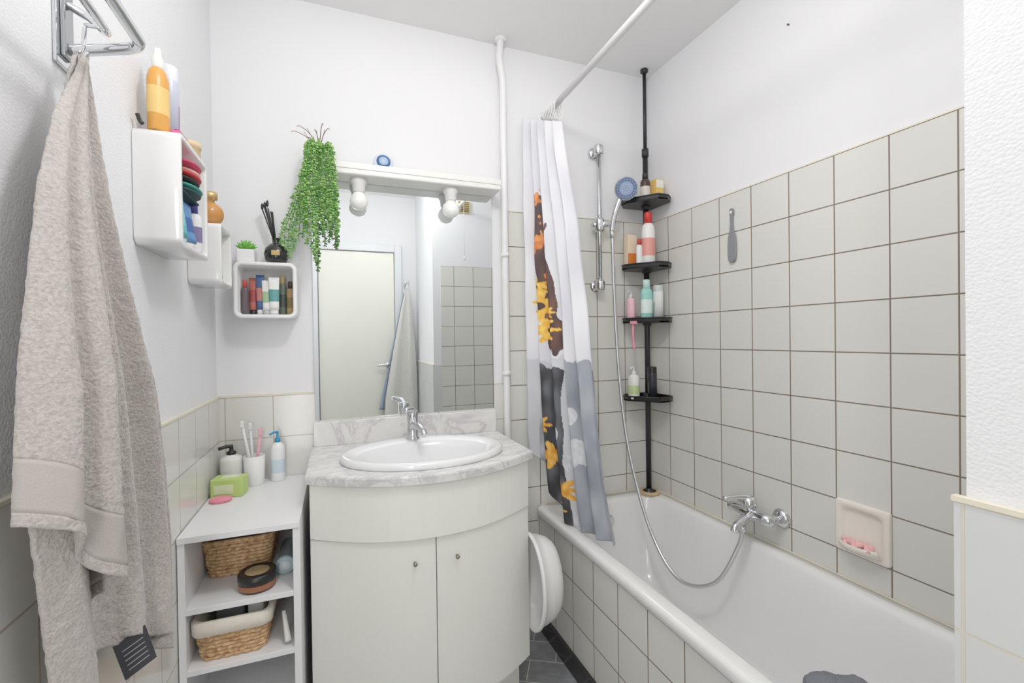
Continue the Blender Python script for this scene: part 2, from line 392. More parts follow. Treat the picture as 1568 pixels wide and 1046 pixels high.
def mix3(a,b,t): t=max(0,min(1,t)); return tuple(a[k]+(b[k]-a[k])*t for k in range(3))
def ccol(s,z):
    n1=noise.noise(Vector((s*6,z*5,0))); n2=noise.noise(Vector((s*20,z*14,5))); n3=noise.noise(Vector((s*45,z*40,9)))
    c=mix3((216,216,224),(236,236,241),.5+n1)
    cx_=.27+.20*(0.60-z)+.02*n2
    if -.06+.05*n2<z<.60+.06*n2:
        w=.135+.05*n1+.02*n2
        if abs(s-cx_)<w: c=mix3((60,38,36),(124,74,54),.3+n2*.9)
    if (.40<z+.05*n2<.62 and .14<s<.40 and n2+.6*n3>-.02) or (.2<z<.45 and s<.38 and abs(s-cx_)<.12 and n2+.5*n3>.22): c=mix3((196,84,30),(232,150,60),.5+n3)
    for (fs,fz,rs,rz) in ((.22,.13,.16,.06),(.33,.03,.16,.055),(.20,.21,.10,.035),(.42,.10,.06,.03)):
        d=math.hypot((s-fs)/rs,(z-fz)/rz); an=math.atan2((z-fz)/rz,(s-fs)/rs)
        if d<.85+.25*math.cos(an*9)+.15*n3: c=mix3((232,160,36),(250,210,90),.5+n3)
        if d<.3: c=(60,36,22)
    edge=-.09+.04*n1+.03*n2
    if z<edge:
        g=mix3((122,128,138),(172,177,186),.5+n1*1.2+n2*.4)
        if s>.60: c=g
        else: c=mix3(c,mix3(g,(235,235,240),.6),.8)
        if .20<s-.05*n1<.50 and z<-.13+.04*n2:
            c=mix3((30,30,36),(90,92,100),.3+n2*1.3)
        if z<-.33 and .08<s<.24: c=mix3((200,203,210),(140,142,150),.5+n2*1.6)
        for (fs,fz,rs,rz) in ((.30,-.48,.12,.05),(.46,-.60,.11,.045),(.22,-.36,.08,.035),(.16,-.20,.06,.03),(.40,-.68,.08,.03)):
            d=math.hypot((s-fs)/rs,(z-fz)/rz); an=math.atan2((z-fz)/rz,(s-fs)/rs)
            if d<.8+.3*math.cos(an*7)+.15*n3: c=mix3((220,140,36),(246,196,90),.5+n3)
        for (fs,fz,rs,rz) in ((.72,-.44,.12,.055),(.62,-.30,.10,.04),(.40,-.38,.07,.05),(.55,-.50,.07,.05)):
            d=math.hypot((s-fs)/rs,(z-fz)/rz)
            if d<.9+.3*n2: c=mix3((196,200,206),(226,228,232),.5+n3)
    return c
NU,NV=330,420
me=bpy.data.meshes.new('shower_curtain'); V=[];C=[];Fc=[]
for i in range(NU+1):
    for j in range(NV+1):
        p=curt(i/NU,j/NV); V.append(p); C.append((*lin(ccol(i/NU,p.z)),1))
for i in range(NU):
    for j in range(NV):
        k=i*(NV+1)+j; Fc.append((k,k+NV+1,k+NV+2,k+1))
me.from_pydata(V,[],Fc); ca=me.color_attributes.new('Col','FLOAT_COLOR','POINT')
for k,c in enumerate(C): ca.data[k].color=c
for p in me.polygons: p.use_smooth=True
me.materials.append(attr_mat('printed_curtain_fabric',.55))
o=bpy.data.objects.new('shower_curtain',me); sc.collection.objects.link(o); o.location=(0,0,H)
md=o.modifiers.new('s','SOLIDIFY'); md.thickness=.0012
b=Bd('curtain_rings')
for k in range(9):
    s=k/8; y=lerp(-.035,-.155,s)
    rr_=lerp(.022,.046,s)
    pts=[(.873+.019*math.sin(a_),y+.004*math.cos(a_),.988-rr_+rr_*math.cos(a_)) for a_ in [2*math.pi*i/16 for i in range(17)]]
    b.tube(pts,.0022,WHITE,8)
b.done()

# ------------------------------------------------------------ tension pole caddy
b=Bd('corner_shower_caddy')
px,py=1.372,-.062
b.tube([(px,py,-.72),(px,py,.86)],.0125,BLACK,16); b.tube([(px,py,.86),(px,py,1.235)],.0085,BLACK,16)
b.lathe([(.0125,-.02),(.016,-.018),(.016,.018),(.0085,.022)],BLACK,(px,py,.86)); b.lathe([(0,0),(.018,0),(.018,-.012),(.009,-.018)],BLACK,(px,py,ZC-.001))
b.lathe([(0,0),(.03,0),(.03,.006),(.014,.018),(.0125,.02)],BLACK,(px,py,-.7385))
for z in (.617,.318,.072,-.285):
    poly=[(1.425,-.012),(1.28,-.012),(1.245,-.05),(1.245,-.085),(1.335,-.20),(1.385,-.20),(1.425,-.17)]
    b.prism(poly,z-.012,z-.006,BLACK)
    n=len(poly)
    for k in range(n):
        p=Vector((*poly[k],0));q=Vector((*poly[(k+1)%n],0))
        b.tube([(p.x,p.y,z+.009),(q.x,q.y,z+.009)],.0035,BLACK,8)
        t=bmesh.new()
        vs=[t.verts.new((p.x,p.y,z-.012)),t.verts.new((q.x,q.y,z-.012)),t.verts.new((q.x,q.y,z+.009)),t.verts.new((p.x,p.y,z+.009))]; t.faces.new(vs)
        b.add(t,BLACK,False)
    b.lathe([(.0125,-.025),(.02,-.022),(.02,.012),(.0125,.016)],BLACK,(px,py,z))
b.done()
def bottle(name,c,r,h,col,capcol,kind='cap',sx=1,sy=.7,rot=0,label=None,rough=.3):
    b=Bd(name); m=mat(name+'_body'+str(col),col,rough); mc=mat(name+'_cap'+str(capcol),capcol,.35)
    M=RZ(rot)
    x,y,z=c
    if kind=='pump':
        b.lathe([(0,0),(r*.92,0),(r,.004),(r,h*.78),(r*.9,h*.86),(r*.4,h*.93),(r*.36,h*.95)],m,c,28,mtx=M,sx=sx,sy=sy)
        b.lathe([(r*.4,h*.93),(r*.42,h*.93),(r*.42,h*1.02),(r*.2,h*1.03),(r*.16,h*1.18),(0,h*1.18)],mc,c,20)
        b.tube([(x+r*.15,y,z+h*1.17),(x-r*.4,y-.004,z+h*1.175),(x-r*1.05,y-.012,z+h*1.13)],r*.17,mc,10,smoothn=3)
    elif kind=='cap':
        b.lathe([(0,0),(r*.92,0),(r,.004),(r,h*.66),(r*.85,h*.76),(r*.55,h*.8)],m,c,28,mtx=M,sx=sx,sy=sy)
        b.lathe([(r*.56,h*.79),(r*.6,h*.79),(r*.58,h*.98),(r*.5,h),(0,h)],mc,c,24,mtx=M,sx=1,sy=max(sy,.8))
    elif kind=='tube':
        b.lathe([(0,0),(r*.8,0),(r*.8,h*.14),(0,h*.14)],mc,c,24,mtx=M,sx=1,sy=.75)
        L=[]
        for k in range(9):
            t=k/8; zz=h*(.13+.87*t); L.append([(r*lerp(.92,1.02,t)*math.cos(a),r*lerp(.75,.08,t)*math.sin(a),zz) for a in [2*math.pi*i/24 for i in range(24)]])
        b.loops(L,m,True,True,Matrix.Translation(c)@M)
        if label:
            ml=mat(name+'_lab'+str(label),label,.4)
            L2=[]
            for k in range(2,6):
                t=k/8; zz=h*(.13+.87*t); L2.append([(1.02*r*lerp(.92,1.02,t)*math.cos(a),1.03*r*lerp(.75,.08,t)*math.sin(a),zz) for a in [2*math.pi*i/24 for i in range(24)]])
            b.loops(L2,ml,False,False,Matrix.Translation(c)@M)
            label=None
    elif kind=='cyl':
        b.lathe([(0,0),(r,0),(r,h*.8),(r*.96,h*.82)],m,c,28,sx=1,sy=1)
        b.lathe([(r*.97,h*.815),(r*.97,h*.97),(r*.85,h),(0,h)],mc,c,28)
    elif kind=='spray':
        b.lathe([(0,0),(r*.95,0),(r,.004),(r,h*.62),(r*.8,h*.72),(r*.42,h*.78)],m,c,28,mtx=M,sx=sx,sy=sy)
        b.lathe([(r*.45,h*.76),(r*.5,h*.77),(r*.5,h*.86),(r*.34,h*.92),(r*.3,h),(0,h)],mc,c,20)
    if label:
        ml=mat(name+'_lab'+str(label),label,.4)
        b.lathe([(r*1.012,h*.2),(r*1.012,h*.52)],ml,c,28,mtx=M,sx=sx,sy=sy)
    return b.done()
zs=[.617-.0055,.318-.0055,.072-.0055,-.285-.0055]
bottle('amber_dropper_bottle',(1.33,-.115,zs[0]),.022,.13,(60,36,28),(25,25,25),'cap',sy=1,label=(215,205,195))
b=Bd('soap_carton'); b.box((1.362,-.15,zs[0]),(1.405,-.10,zs[0]+.10),mat('carton_yellow',(232,190,104),.5),.002); b.box((1.364,-.1515,zs[0]+.06),(1.403,-.1495,zs[0]+.095),mat('carton_white',(235,232,225),.5)); b.done()
bottle('lotion_bottle',(1.283,-.055,zs[0]),.018,.09,(120,196,170),(235,235,235))
bottle('shampoo_bottle',(1.336,-.125,zs[1]),.031,.25,(238,236,234),(200,48,46),'cap',sy=.9,label=(226,150,140))
b=Bd('bandage_box'); b.box((1.262,-.075,zs[1]),(1.31,-.04,zs[1]+.155),mat('box_peach',(236,214,186),.5),.002,mtx=None); b.box((1.262,-.0765,zs[1]+.02),(1.31,-.0745,zs[1]+.07),mat('box_orange',(216,120,50),.5)); b.done()
bottle('mouthwash_bottle',(1.298,-.11,zs[1]),.016,.13,(238,238,238),(200,60,60))
bottle('shower_gel_bottle',(1.327,-.12,zs[2]),.029,.19,(150,214,202),(205,238,234),'cap',label=(226,242,240))
bottle('hair_conditioner_bottle',(1.375,-.14,zs[2]),.023,.165,(232,234,236),(200,205,205),'cyl',label=(120,150,130))
bottle('baby_oil_bottle',(1.277,-.07,zs[2]),.02,.12,(240,190,202),(230,230,235),'pump',sy=1)
bottle('hand_soap_dispenser',(1.277,-.085,zs[3]),.026,.125,(240,240,240),(240,240,240),'pump',sy=1,label=(190,215,150))
bottle('deodorant_can',(1.345,-.13,zs[3]),.021,.15,(40,42,48),(20,20,22),'cyl',label=(90,92,100))
b=Bd('pink_razor'); RP=mat('razor_pink',(240,150,170),.4); b.tube([(1.262,-.105,.06),(1.258,-.11,0),(1.262,-.112,-.06)],[.006,.005,.006],RP,10,smoothn=4); b.box((1.245,-.12,.055),(1.28,-.104,.068),RP,.002); b.done()
b=Bd('sponge_disc'); b.lathe([(.031,0),(.045,0),(.05,.006),(.045,.012),(.031,.012)],mat('cork',(206,178,134),.8,bump=.4,bscale=200),(1.366,-.075,-.7385)); b.done()

# ------------------------------------------------------------ shower rail, hand shower, hose, mixer
b=Bd('shower_riser_rail')
rx,ry=1.124,-.052
b.tube([(rx,ry,.865),(rx,ry,.215)],.0105,CHROME,16)
for z in (.845,.232):
    b.lathe([(0,-.022),(.018,-.022),(.022,-.016),(.022,.016),(.018,.022),(0,.022)],CHROME,(rx,ry,z)); b.tube([(rx,ry,z),(rx,-.008,z)],.013,CHROME); b.lathe([(0,0),(.026,0),(.026,.006),(0,.008)],CHROME,(rx,-.008,z),mtx=RX(90))
b.lathe([(0,-.03),(.020,-.03),(.024,-.02),(.024,.02),(.020,.03),(0,.03)],CHROME,(rx,ry,.505))
b.tube([(rx,ry,.505),(rx+.030,ry-.026,.51)],[.016,.014],CHROME); b.tube([(rx-.035,ry,.505),(rx,ry,.505)],.011,CHROME)
b.done()
b=Bd('hand_shower')
hd=Vector((1.212,-.135,.655))
b.tube([(1.166,-.088,.472),(1.170,-.09,.51),(1.180,-.098,.56),(1.200,-.105,.62),(1.210,-.11,.655)],[.010,.013,.012,.013,.018],CHROME,smoothn=5)
dirv=Vector((-.45,-.9,-.25)).normalized(); M=Vector((0,0,1)).rotation_difference(dirv).to_matrix().to_4x4()
b.lathe([(0,-.03),(.02,-.03),(.045,-.012),(.052,0),(.050,.006),(.046,.008)],CHROME,hd,40,mtx=M)
b.lathe([(.047,.0085),(0,.0085)],mat('shower_face_blue',(92,112,150),.3),hd,40,mtx=M)
b.lathe([(.030,.0095),(0,.0105)],mat('shower_face_grey',(140,158,192),.3),hd,40,mtx=M)
for ring,nn in ((.038,18),(.018,10)):
    for k in range(nn):
        a_=2*math.pi*k/nn; p=hd+(M@Vector((ring*math.cos(a_),ring*math.sin(a_),.0105)))
        b.sphere(p,.002,WHITE,sub=1)
b.done()
b=Bd('shower_hose')
HOSE,nt,pb=new_mat('ribbed_hose'); pb.inputs['Base Color'].default_value=(.62,.63,.65,1); pb.inputs['Metallic'].default_value=.85; pb.inputs['Roughness'].default_value=.28
pts=[(1.166,-.088,.472),(1.166,-.092,.40),(1.168,-.10,.15),(1.172,-.12,-.15),(1.178,-.16,-.42),(1.19,-.22,-.64),(1.19,-.31,-.80),(1.19,-.42,-.90),(1.21,-.51,-.925),(1.26,-.59,-.88),(1.325,-.62,-.76),(1.345,-.625,-.69)]
b.tube(pts,.0072,HOSE,12,smoothn=14)
b.lathe([(.0068,0),(.010,0),(.010,.03),(.0068,.034)],CHROME,(1.166,-.090,.44)); b.lathe([(.0068,0),(.011,0),(.011,.018),(.0068,.020)],CHROME,(1.345,-.625,-.702)); b.done()
b=Bd('bath_mixer_tap')
mz=-.635; mx=1.365
for yy in (-.565,-.715):
    b.lathe([(0,0),(.032,0),(.034,.004),(.028,.014),(.016,.020),(0,.020)],CHROME,(XR-.008,yy,mz),mtx=RY(-90)); b.tube([(XR-.02,yy,mz),(mx+.008,yy,mz)],.014,CHROME)
    b.sphere((mx+.004,yy,mz),.020,CHROME)
b.tube([(mx,-.73,mz),(mx,-.70,mz),(mx,-.66,mz),(mx,-.62,mz),(mx,-.58,mz),(mx,-.55,mz)],[.016,.021,.020,.024,.021,.016],CHROME,20)
b.lathe([(.022,0),(.026,.01),(.026,.03),(.02,.045),(0,.048)],CHROME,(mx,-.635,mz+.012))
b.tube([(mx,-.635,mz+.052),(mx-.03,-.625,mz+.058),(mx-.085,-.60,mz+.052)],[.014,.010,.007],CHROME,smoothn=4)
b.tube([(mx-.005,-.655,mz),(mx-.05,-.66,mz-.006),(mx-.095,-.665,mz-.022),(mx-.105,-.666,mz-.038)],[.016,.014,.013,.012],CHROME,smoothn=5)
b.tube([(mx-.014,-.622,mz-.01),(mx-.018,-.624,mz-.045)],.011,CHROME)
b.done()
SD=mat('soap_dish_cream',(242,234,224),.25)
b=Bd('soap_dish')
xw=XR-.008
y0,y1,z0,z1=-1.051,-.903,-.653,-.500
def rr(y0,y1,z0,z1,r,x): return [(x,p[0],p[1]) for p in rrect(y0,y1,z0,z1,r,0,5)]
b.loops([rr(y0,y1,z0,z1,.008,xw),rr(y0,y1,z0,z1,.008,xw-.010),rr(y0+.003,y1-.003,z0+.003,z1-.003,.008,xw-.013),rr(y0+.018,y1-.018,z0+.03,z1-.018,.02,xw-.012),rr(y0+.022,y1-.022,z0+.034,z1-.022,.02,xw-.004),rr(y0+.03,y1-.03,z0+.04,z1-.03,.02,xw-.002)],SD)
L=[]
for k,(dz,dx,ins) in enumerate([(.012,-.010,0),(.014,-.030,.004),(.026,-.046,.008),(.040,-.050,.010),(.040,-.046,.014),(.030,-.040,.018),(.026,-.012,.02)]):
    L.append([(xw+dx*1.0,y0+.012+ins,z0+dz),(xw+dx,y1-.012-ins,z0+dz)])
t=bmesh.new(); R=[[t.verts.new(lerp(Vector(l[0]),Vector(l[1]),k/12)+Vector((.02*(abs(k/6-1)**3)*(1 if 0<i<6 else 0),0,0))) for k in range(13)] for i,l in enumerate(L)]
for i in range(len(R)-1):
    for k in range(12): t.faces.new((R[i][k],R[i][k+1],R[i+1][k+1],R[i+1][k]))
b.add(t,SD,True)
PK=mat('soap_pink',(246,186,184),.5)
for k in range(26): b.sphere((xw-.026+random.uniform(-.012,.012),lerp(y0+.035,y1-.035,random.random()),z0+.036+random.uniform(0,.008)),.009,PK,sub=1)
b.done()
b=Bd('hanging_foot_file')
G=mat('file_grey',(132,134,138),.6); yc=-.517
prof=[(.006,.482),(.009,.475),(.009,.46),(.006,.452),(.0055,.42),(.009,.395),(.018,.375),(.021,.345),(.021,.305),(.017,.285),(.008,.277)]
L=[[(xw-.003,yc-w,z),(xw-.003,yc+w,z),(xw-.011,yc+w*.8,z),(xw-.011,yc-w*.8,z)] for w,z in prof]
b.loops(L,G,True,True,smooth=False); b.lathe([(0,0),(.006,0),(.006,.012),(0,.014)],WHITE,(xw,yc,.468),mtx=RY(-90)); b.done()

def crumpled(name,c,rx_,ry_,rz_,m):
    b=Bd(name); t=bmesh.new(); bmesh.ops.create_icosphere(t,subdivisions=5,radius=1)
    for v in t.verts:
        d=v.co.copy(); n=1+.22*noise.noise(d*1.6)+.16*(1-abs(noise.noise(d*3.5+Vector((5,0,0)))))*.8
        v.co=Vector((d.x*rx_*n,d.y*ry_*n,max(d.z,-.55)*rz_*n))
    b.add(t,m,True,Matrix.Translation(c)); return b.done()
crumpled('crumpled_grey_towel',(.862,-1.305,-.698),.046,.074,.062,mat('dark_grey_terry',(112,114,122),.95,bump=1,bscale=220))

b=Bd('plastic_wash_tub')
def ov(rz_,ry_,x): return [(x,-.375+ry_*math.cos(a),-.855+rz_*math.sin(a)) for a in [2*math.pi*i/48 for i in range(48)]]
b.loops([ov(.160,.120,.619),ov(.168,.128,.620),ov(.168,.128,.630),ov(.160,.120,.633),ov(.154,.115,.66),ov(.142,.105,.69),ov(.124,.090,.710),ov(.10,.07,.716)],WHITE)
b.done()

# ------------------------------------------------------------ side shelf unit
b=Bd('open_shelf_unit')
ux0,ux1,uy0,uy1=-.380,-.100,-.490,-.010
b.box((ux0,uy0-.004,-.506),(ux1,uy1,-.490),SHELFW,.001)
b.box((ux0,uy0,ZF),(ux0+.016,uy1,-.506),SHELFW,.001); b.box((ux1-.018,uy0,ZF),(ux1,uy1,-.506),SHELFW,.001)
for z in (-.69,-.845,-1.0,-1.2): b.box((ux0+.016,uy0,z),(ux1-.018,uy1,z+.015),SHELFW,.001)
b.box((ux0+.016,-.018,ZF),(ux1-.018,-.011,-.506),SHELFW)
b.done()
def basket(name,x0,x1,y0,y1,z0,h,liner=True):
    b=Bd(name); rows=max(5,int(h/.010)); fl=.014
    for r in range(rows):
        t=(r+.5)/rows; g=fl*t; z=z0+h*t
        lp=rrect(x0+fl-g,x1-fl+g,y0+fl-g,y1-fl+g,.025,0,5)
        P=[];nn=len(lp)
        for k in range(nn):
            p=Vector(lp[k]);q=Vector(lp[(k+1)%nn]); m_=max(1,int((q-p).length/.006))
            for j in range(m_): P.append(p.lerp(q,j/m_))
        c=Vector(((x0+x1)/2,(y0+y1)/2,0)); out=[]
        for k,p in enumerate(P):
            d=(p-c).normalized(); w=.0026*math.sin(k*math.pi/1.8+ (r%2)*math.pi)
            out.append((p.x+d.x*w,p.y+d.y*w,z))
        out.append(out[0]); b.tube(out,h/rows*.56,WICK,6,caps=False)
    b.prism([(p[0],p[1]) for p in rrect(x0+fl,x1-fl,y0+fl,y1-fl,.02,0,4)],z0,z0+.004,WICK)
    m_=CLOTH if liner else WICK
    lo=[rrect(x0-.004,x1+.004,y0-.004,y1+.004,.025,z0+h*.68,5),rrect(x0-.007,x1+.007,y0-.007,y1+.007,.028,z0+h*.70,5),rrect(x0-.008,x1+.008,y0-.008,y1+.008,.03,z0+h*1.0,5),rrect(x0-.002,x1+.002,y0-.002,y1+.002,.03,z0+h*1.05,5),rrect(x0+.006,x1-.006,y0+.006,y1-.006,.025,z0+h*1.02,5),rrect(x0+.014,x1-.014,y0+.014,y1-.014,.02,z0+h*.5,5),rrect(x0+.02,x1-.02,y0+.02,y1-.02,.02,z0+.01,5)]
    if liner: b.loops([[(p[0]+.002*noise.noise(Vector(p)*60),p[1]+.002*noise.noise(Vector(p)*60+Vector((3,3,3))),p[2]+.003*noise.noise(Vector(p)*40)) for p in l] for l in lo],m_)
    else:
        lp=rrect(x0-.001,x1+.001,y0-.001,y1+.001,.025,z0+h,5); b.tube(lp+[lp[0]],.006,WICK,8,caps=False)
    return b
b=basket('wicker_basket',-.362,-.186,-.345,-.06,-.6745,.104,False); b.box((-.34,-.30,-.665),(-.25,-.10,-.575),mat('dark_cloth',(90,84,84),.9),.01); b.box((-.24,-.30,-.665),(-.20,-.12,-.565),mat('tan_tube',(206,184,154),.5),.01); b.done()
b=basket('wicker_basket',-.354,-.180,-.475,-.14,-.8295,.105,True); b.box((-.32,-.40,-.82),(-.25,-.20,-.722),mat('grey_case',(120,120,124),.5),.01); b.box((-.24,-.42,-.82),(-.20,-.22,-.715),mat('white_carton',(225,225,222),.5),.01); b.done()
b=Bd('cosmetic_jar'); JB=mat('jar_brown',(58,34,26),.15); jc=(-.212,-.430,-.6745)
b.lathe([(0,0),(.043,0),(.046,.004),(.046,.024)],JB,jc); b.lathe([(.0465,.006),(.0465,.020)],mat('jar_label',(150,96,66),.4),jc); b.lathe([(.047,.024),(.048,.026),(.048,.042),(.044,.046),(.04,.044),(0,.044)],BLACK,jc); b.lathe([(.030,.0445),(0,.0447)],mat('jar_lid_label',(176,150,112),.4),jc); b.done()
b=Bd('lotion_can')
b.lathe([(0,0),(.024,0),(.026,.004),(.026,.012),(.0245,.014),(.0245,.145),(.02,.15),(0,.15)],mat('can_blue',(176,200,212),.35),(-.148,-.39,-.648),mtx=RX(-90)); b.lathe([(0,-.002),(.016,-.002),(.016,.002)],mat('can_lid',(210,222,228),.4),(-.148,-.392,-.648),mtx=RX(-90)); b.done()
b=Bd('hair_brush'); b.tube([(-.135,-.47,-.820),(-.14,-.46,-.79),(-.148,-.44,-.75)],[.009,.007,.005],mat('brush_white',(225,225,222),.4),smoothn=4); b.done()
bottle('black_pump_soap',(-.338,-.062,-.490),.034,.115,(236,236,234),(24,24,26),'pump',sy=1)
bottle('blue_pump_lotion',(-.198,-.055,-.490),.022,.145,(240,241,243),(40,140,190),'pump',sy=.9,label=(205,222,234))
b=Bd('toothbrush_cup')
b.lathe([(0,0),(.028,0),(.030,.004),(.033,.10),(.031,.10),(.028,.006),(0,.006)],WHITE,(-.268,-.075,-.490))
for dx,dy,col,l in ((-.035,0,(235,235,235),.20),(-.012,.01,(225,225,230),.19),(.02,.005,(236,170,190),.17)):
    m=mat('brush%s'%str(col),col,.4); b.tube([(-.268,-.075,-.482),(-.268+dx,-.075+dy,-.482+l)],[.005,.0045],m,8); b.box((-.268+dx-.006,-.083+dy,-.482+l-.012),(-.268+dx+.006,-.069+dy,-.482+l+.012),m,.003)
b.done()
b=Bd('green_soap_box'); GM=mat('box_green',(186,214,120),.5); M=Matrix.Translation((-.325,-.165,-.4897))@RZ(-8); GL_=mat('box_green_light',(222,236,190),.5)
b.box((-.046,-.03,0),(.046,.03,.058),GM,.004,mtx=M); b.box((-.035,-.031,.012),(.02,-.0295,.04),GL_,mtx=M); b.box((-.02,-.02,.0575),(.03,.02,.0595),GL_,mtx=M); b.done()
b=Bd('pink_soap_bar'); b.lathe([(0,0),(.026,0),(.031,.005),(.030,.011),(.024,.014),(0,.0145)],mat('soap_rose',(240,140,160),.4),(-.338,-.228,-.490),sx=1,sy=.75); b.done()

# ------------------------------------------------------------ wall cube shelves
def cube_shelf(name,lo,hi,axis,th=.013,r=.022):
    b=Bd(name)
    if axis=='y-':
        f=lambda u,v,d:(u,hi[1]-d,v); u0,u1=lo[0],hi[0]; D=hi[1]-lo[1]
    else:
        f=lambda u,v,d:(lo[0]+d,u,v); u0,u1=lo[1],hi[1]; D=hi[0]-lo[0]
    def lp(ins,d,rad): return [f(p[0],p[1],d) for p in rrect(u0+ins,u1-ins,lo[2]+ins,hi[2]-ins,rad,0,7)]
    b.loops([lp(.002,0,r),lp(0,.002,r),lp(0,D-.004,r),lp(.001,D-.001,r),lp(.004,D,r-.002),lp(th-.003,D,r-.009),lp(th-.001,D-.002,r-.01),lp(th,D-.005,r-.01),lp(th,.006,r-.01)],GLOSSW,True,True)
    return b.done()
cube_shelf('cube_shelf',(XL+.0008,-.690,.206),(-.304,-.470,.452),'x+',.014,.018)
cube_shelf('cube_shelf',(XL+.0008,-.318,.166),(-.306,-.172,.345),'x+',.012,.018)
cube_shelf('cube_shelf',(-.316,-.110,.078),(-.124,-.0008,.268),'y-',.013,.024)
zb=.0915
cols=[((86,74,80),(200,70,60),None),((176,92,84),(40,40,50),(150,60,60)),((60,90,140),(235,235,235),(190,120,110)),((238,238,238),(200,205,200),(160,190,150)),((240,240,238),(235,235,235),(90,150,150)),((84,98,84),(190,170,110),(60,66,60)),((160,134,88),(60,50,40),(120,100,60))]
for k,(a_,c_,l_) in enumerate(cols):
    big=k in(3,4)
    bottle('cosmetic_tube',(-.2895+k*.0235-(.002 if k in(4,5) else 0),-.060+.010*(k%2)-(.022 if big else 0),zb),.0125 if not big else .0165,.118+.020*((k*7)%3)/2,a_,c_,'cap' if k in (0,5,6) else 'tube',rough=.35,label=l_)
zb2=.2205
bottle('teal_cosmetic_tube',(-.328,-.635,zb2),.028,.115,(80,180,190),(220,230,235),'tube',rot=80,label=(120,200,205))
bottle('blue_cosmetic_tube',(-.324,-.575,zb2),.025,.105,(90,140,200),(235,235,235),'tube',rot=85,label=(60,90,160))
bottle('shaving_gel_bottle',(-.326,-.520,zb2),.020,.12,(236,236,238),(60,60,140),'cap',label=(120,110,150))
b=Bd('folded_accessory_pouches')
for k,(c_,ry_) in enumerate((((30,60,64),.05),((60,150,140),.055),((30,30,34),.05),((196,50,58),.052),((240,200,190),.045),((200,70,104),.05))):
    b.sphere((-.328+.004*math.sin(k*3),-.575+.010*math.sin(k*2),zb2+.128+k*.0125),1,mat('pouch%d'%k,c_,.7),sc=(.032,ry_*1.15,.0088),sub=3)
b.box((-.375,-.635,zb2+.117),(-.312,-.515,zb2+.1215),mat('pouch0',(0,0,0)),.001)
b.done()
zt=.4525
bottle('amber_hair_spray_bottle',(-.350,-.660,zt),.022,.18,(222,156,68),(240,238,232),'spray',sy=.8,rot=60,label=(236,196,116))
bottle('aerosol_can',(-.352,-.580,zt),.019,.185,(202,208,226),(228,230,238),'cyl',label=(150,90,140))
b=Bd('pink_hair_comb'); b.box((-.330,-.66,zt),(-.312,-.56,zt+.012),mat('comb_pink',(226,90,150),.4),.003); b.box((-.328,-.645,zt+.0122),(-.316,-.58,zt+.02),mat('comb_purple',(150,70,140),.4),.003); b.done()
b=Bd('cream_tub'); b.lathe([(0,0),(.022,0),(.024,.003),(.024,.03),(.026,.031),(.026,.045),(0,.046)],mat('tub_cream',(226,200,160),.4),(-.335,-.50,zt),24); b.done()
b=Bd('black_hair_clip'); b.tube([(-.37,-.685,zt+.005),(-.375,-.687,zt+.012),(-.378,-.69,zt+.024)],.004,BLACK,8,smoothn=3); b.done()
b=Bd('perfume_bottle'); AM=mat('amber_glass',(206,138,66),.05,coat=.5)
b.sphere((-.345,-.255,.3455+.036),.036,AM,sc=(1,1,1),sub=3); b.lathe([(.008,.06),(.012,.068),(.012,.078),(.02,.08),(.02,.10),(0,.104)],mat('gold_cap',(214,180,120),.25,metal=.6),(-.345,-.255,.3455),20); b.lathe([(0,.0),(.02,0),(.024,.006),(0,.006)],AM,(-.345,-.255,.3455),20); b.done()
bottle('green_tube',(-.330,-.25,.1785),.018,.10,(120,190,130),(235,235,235),'tube',rot=80)
b=Bd('potted_succulent'); sxp,syp,szp=-.282,-.06,.2685
b.box((sxp-.027,syp-.027,szp),(sxp+.027,syp+.027,szp+.045),WHITE,.004)
SG=mat('succulent_green',(106,178,66),.5)
for k in range(26):
    a_=k*2.4; e_=min(1,.25+k/22); d=Vector((math.cos(a_)*e_,math.sin(a_)*e_,1.15-e_*.75)).normalized(); c0=Vector((sxp,syp,szp+.045))
    b.tube([c0,c0+d*.016,c0+d*.036],[.004,.0065,.0008],SG,6)
b.done()
b=Bd('reed_diffuser'); dx_,dy_,dz_=-.190,-.06,.2685
BG=mat('black_glass',(16,16,20),.08,coat=.5)
b.lathe([(0,0),(.025,0),(.036,.014),(.040,.034),(.036,.054),(.022,.068),(.013,.073),(.013,.088),(.016,.09),(.010,.09)],BG,(dx_,dy_,dz_))
b.box((dx_-.012,dy_-.0415,dz_+.026),(dx_+.014,dy_-.039,dz_+.042),mat('gold_label',(190,160,100),.4))
for k in range(6): b.tube([(dx_,dy_,dz_+.06),(dx_-.045+.007*k,dy_+.012*math.sin(k*2),dz_+.205-.006*abs(k-1))],.0024,BLACK,6)
for k in range(3): b.sphere((dx_-.042+.008*k,dy_,dz_+.198+.006*k),.007,BLACK,sub=1,sc=(.7,.7,2))
b.done()

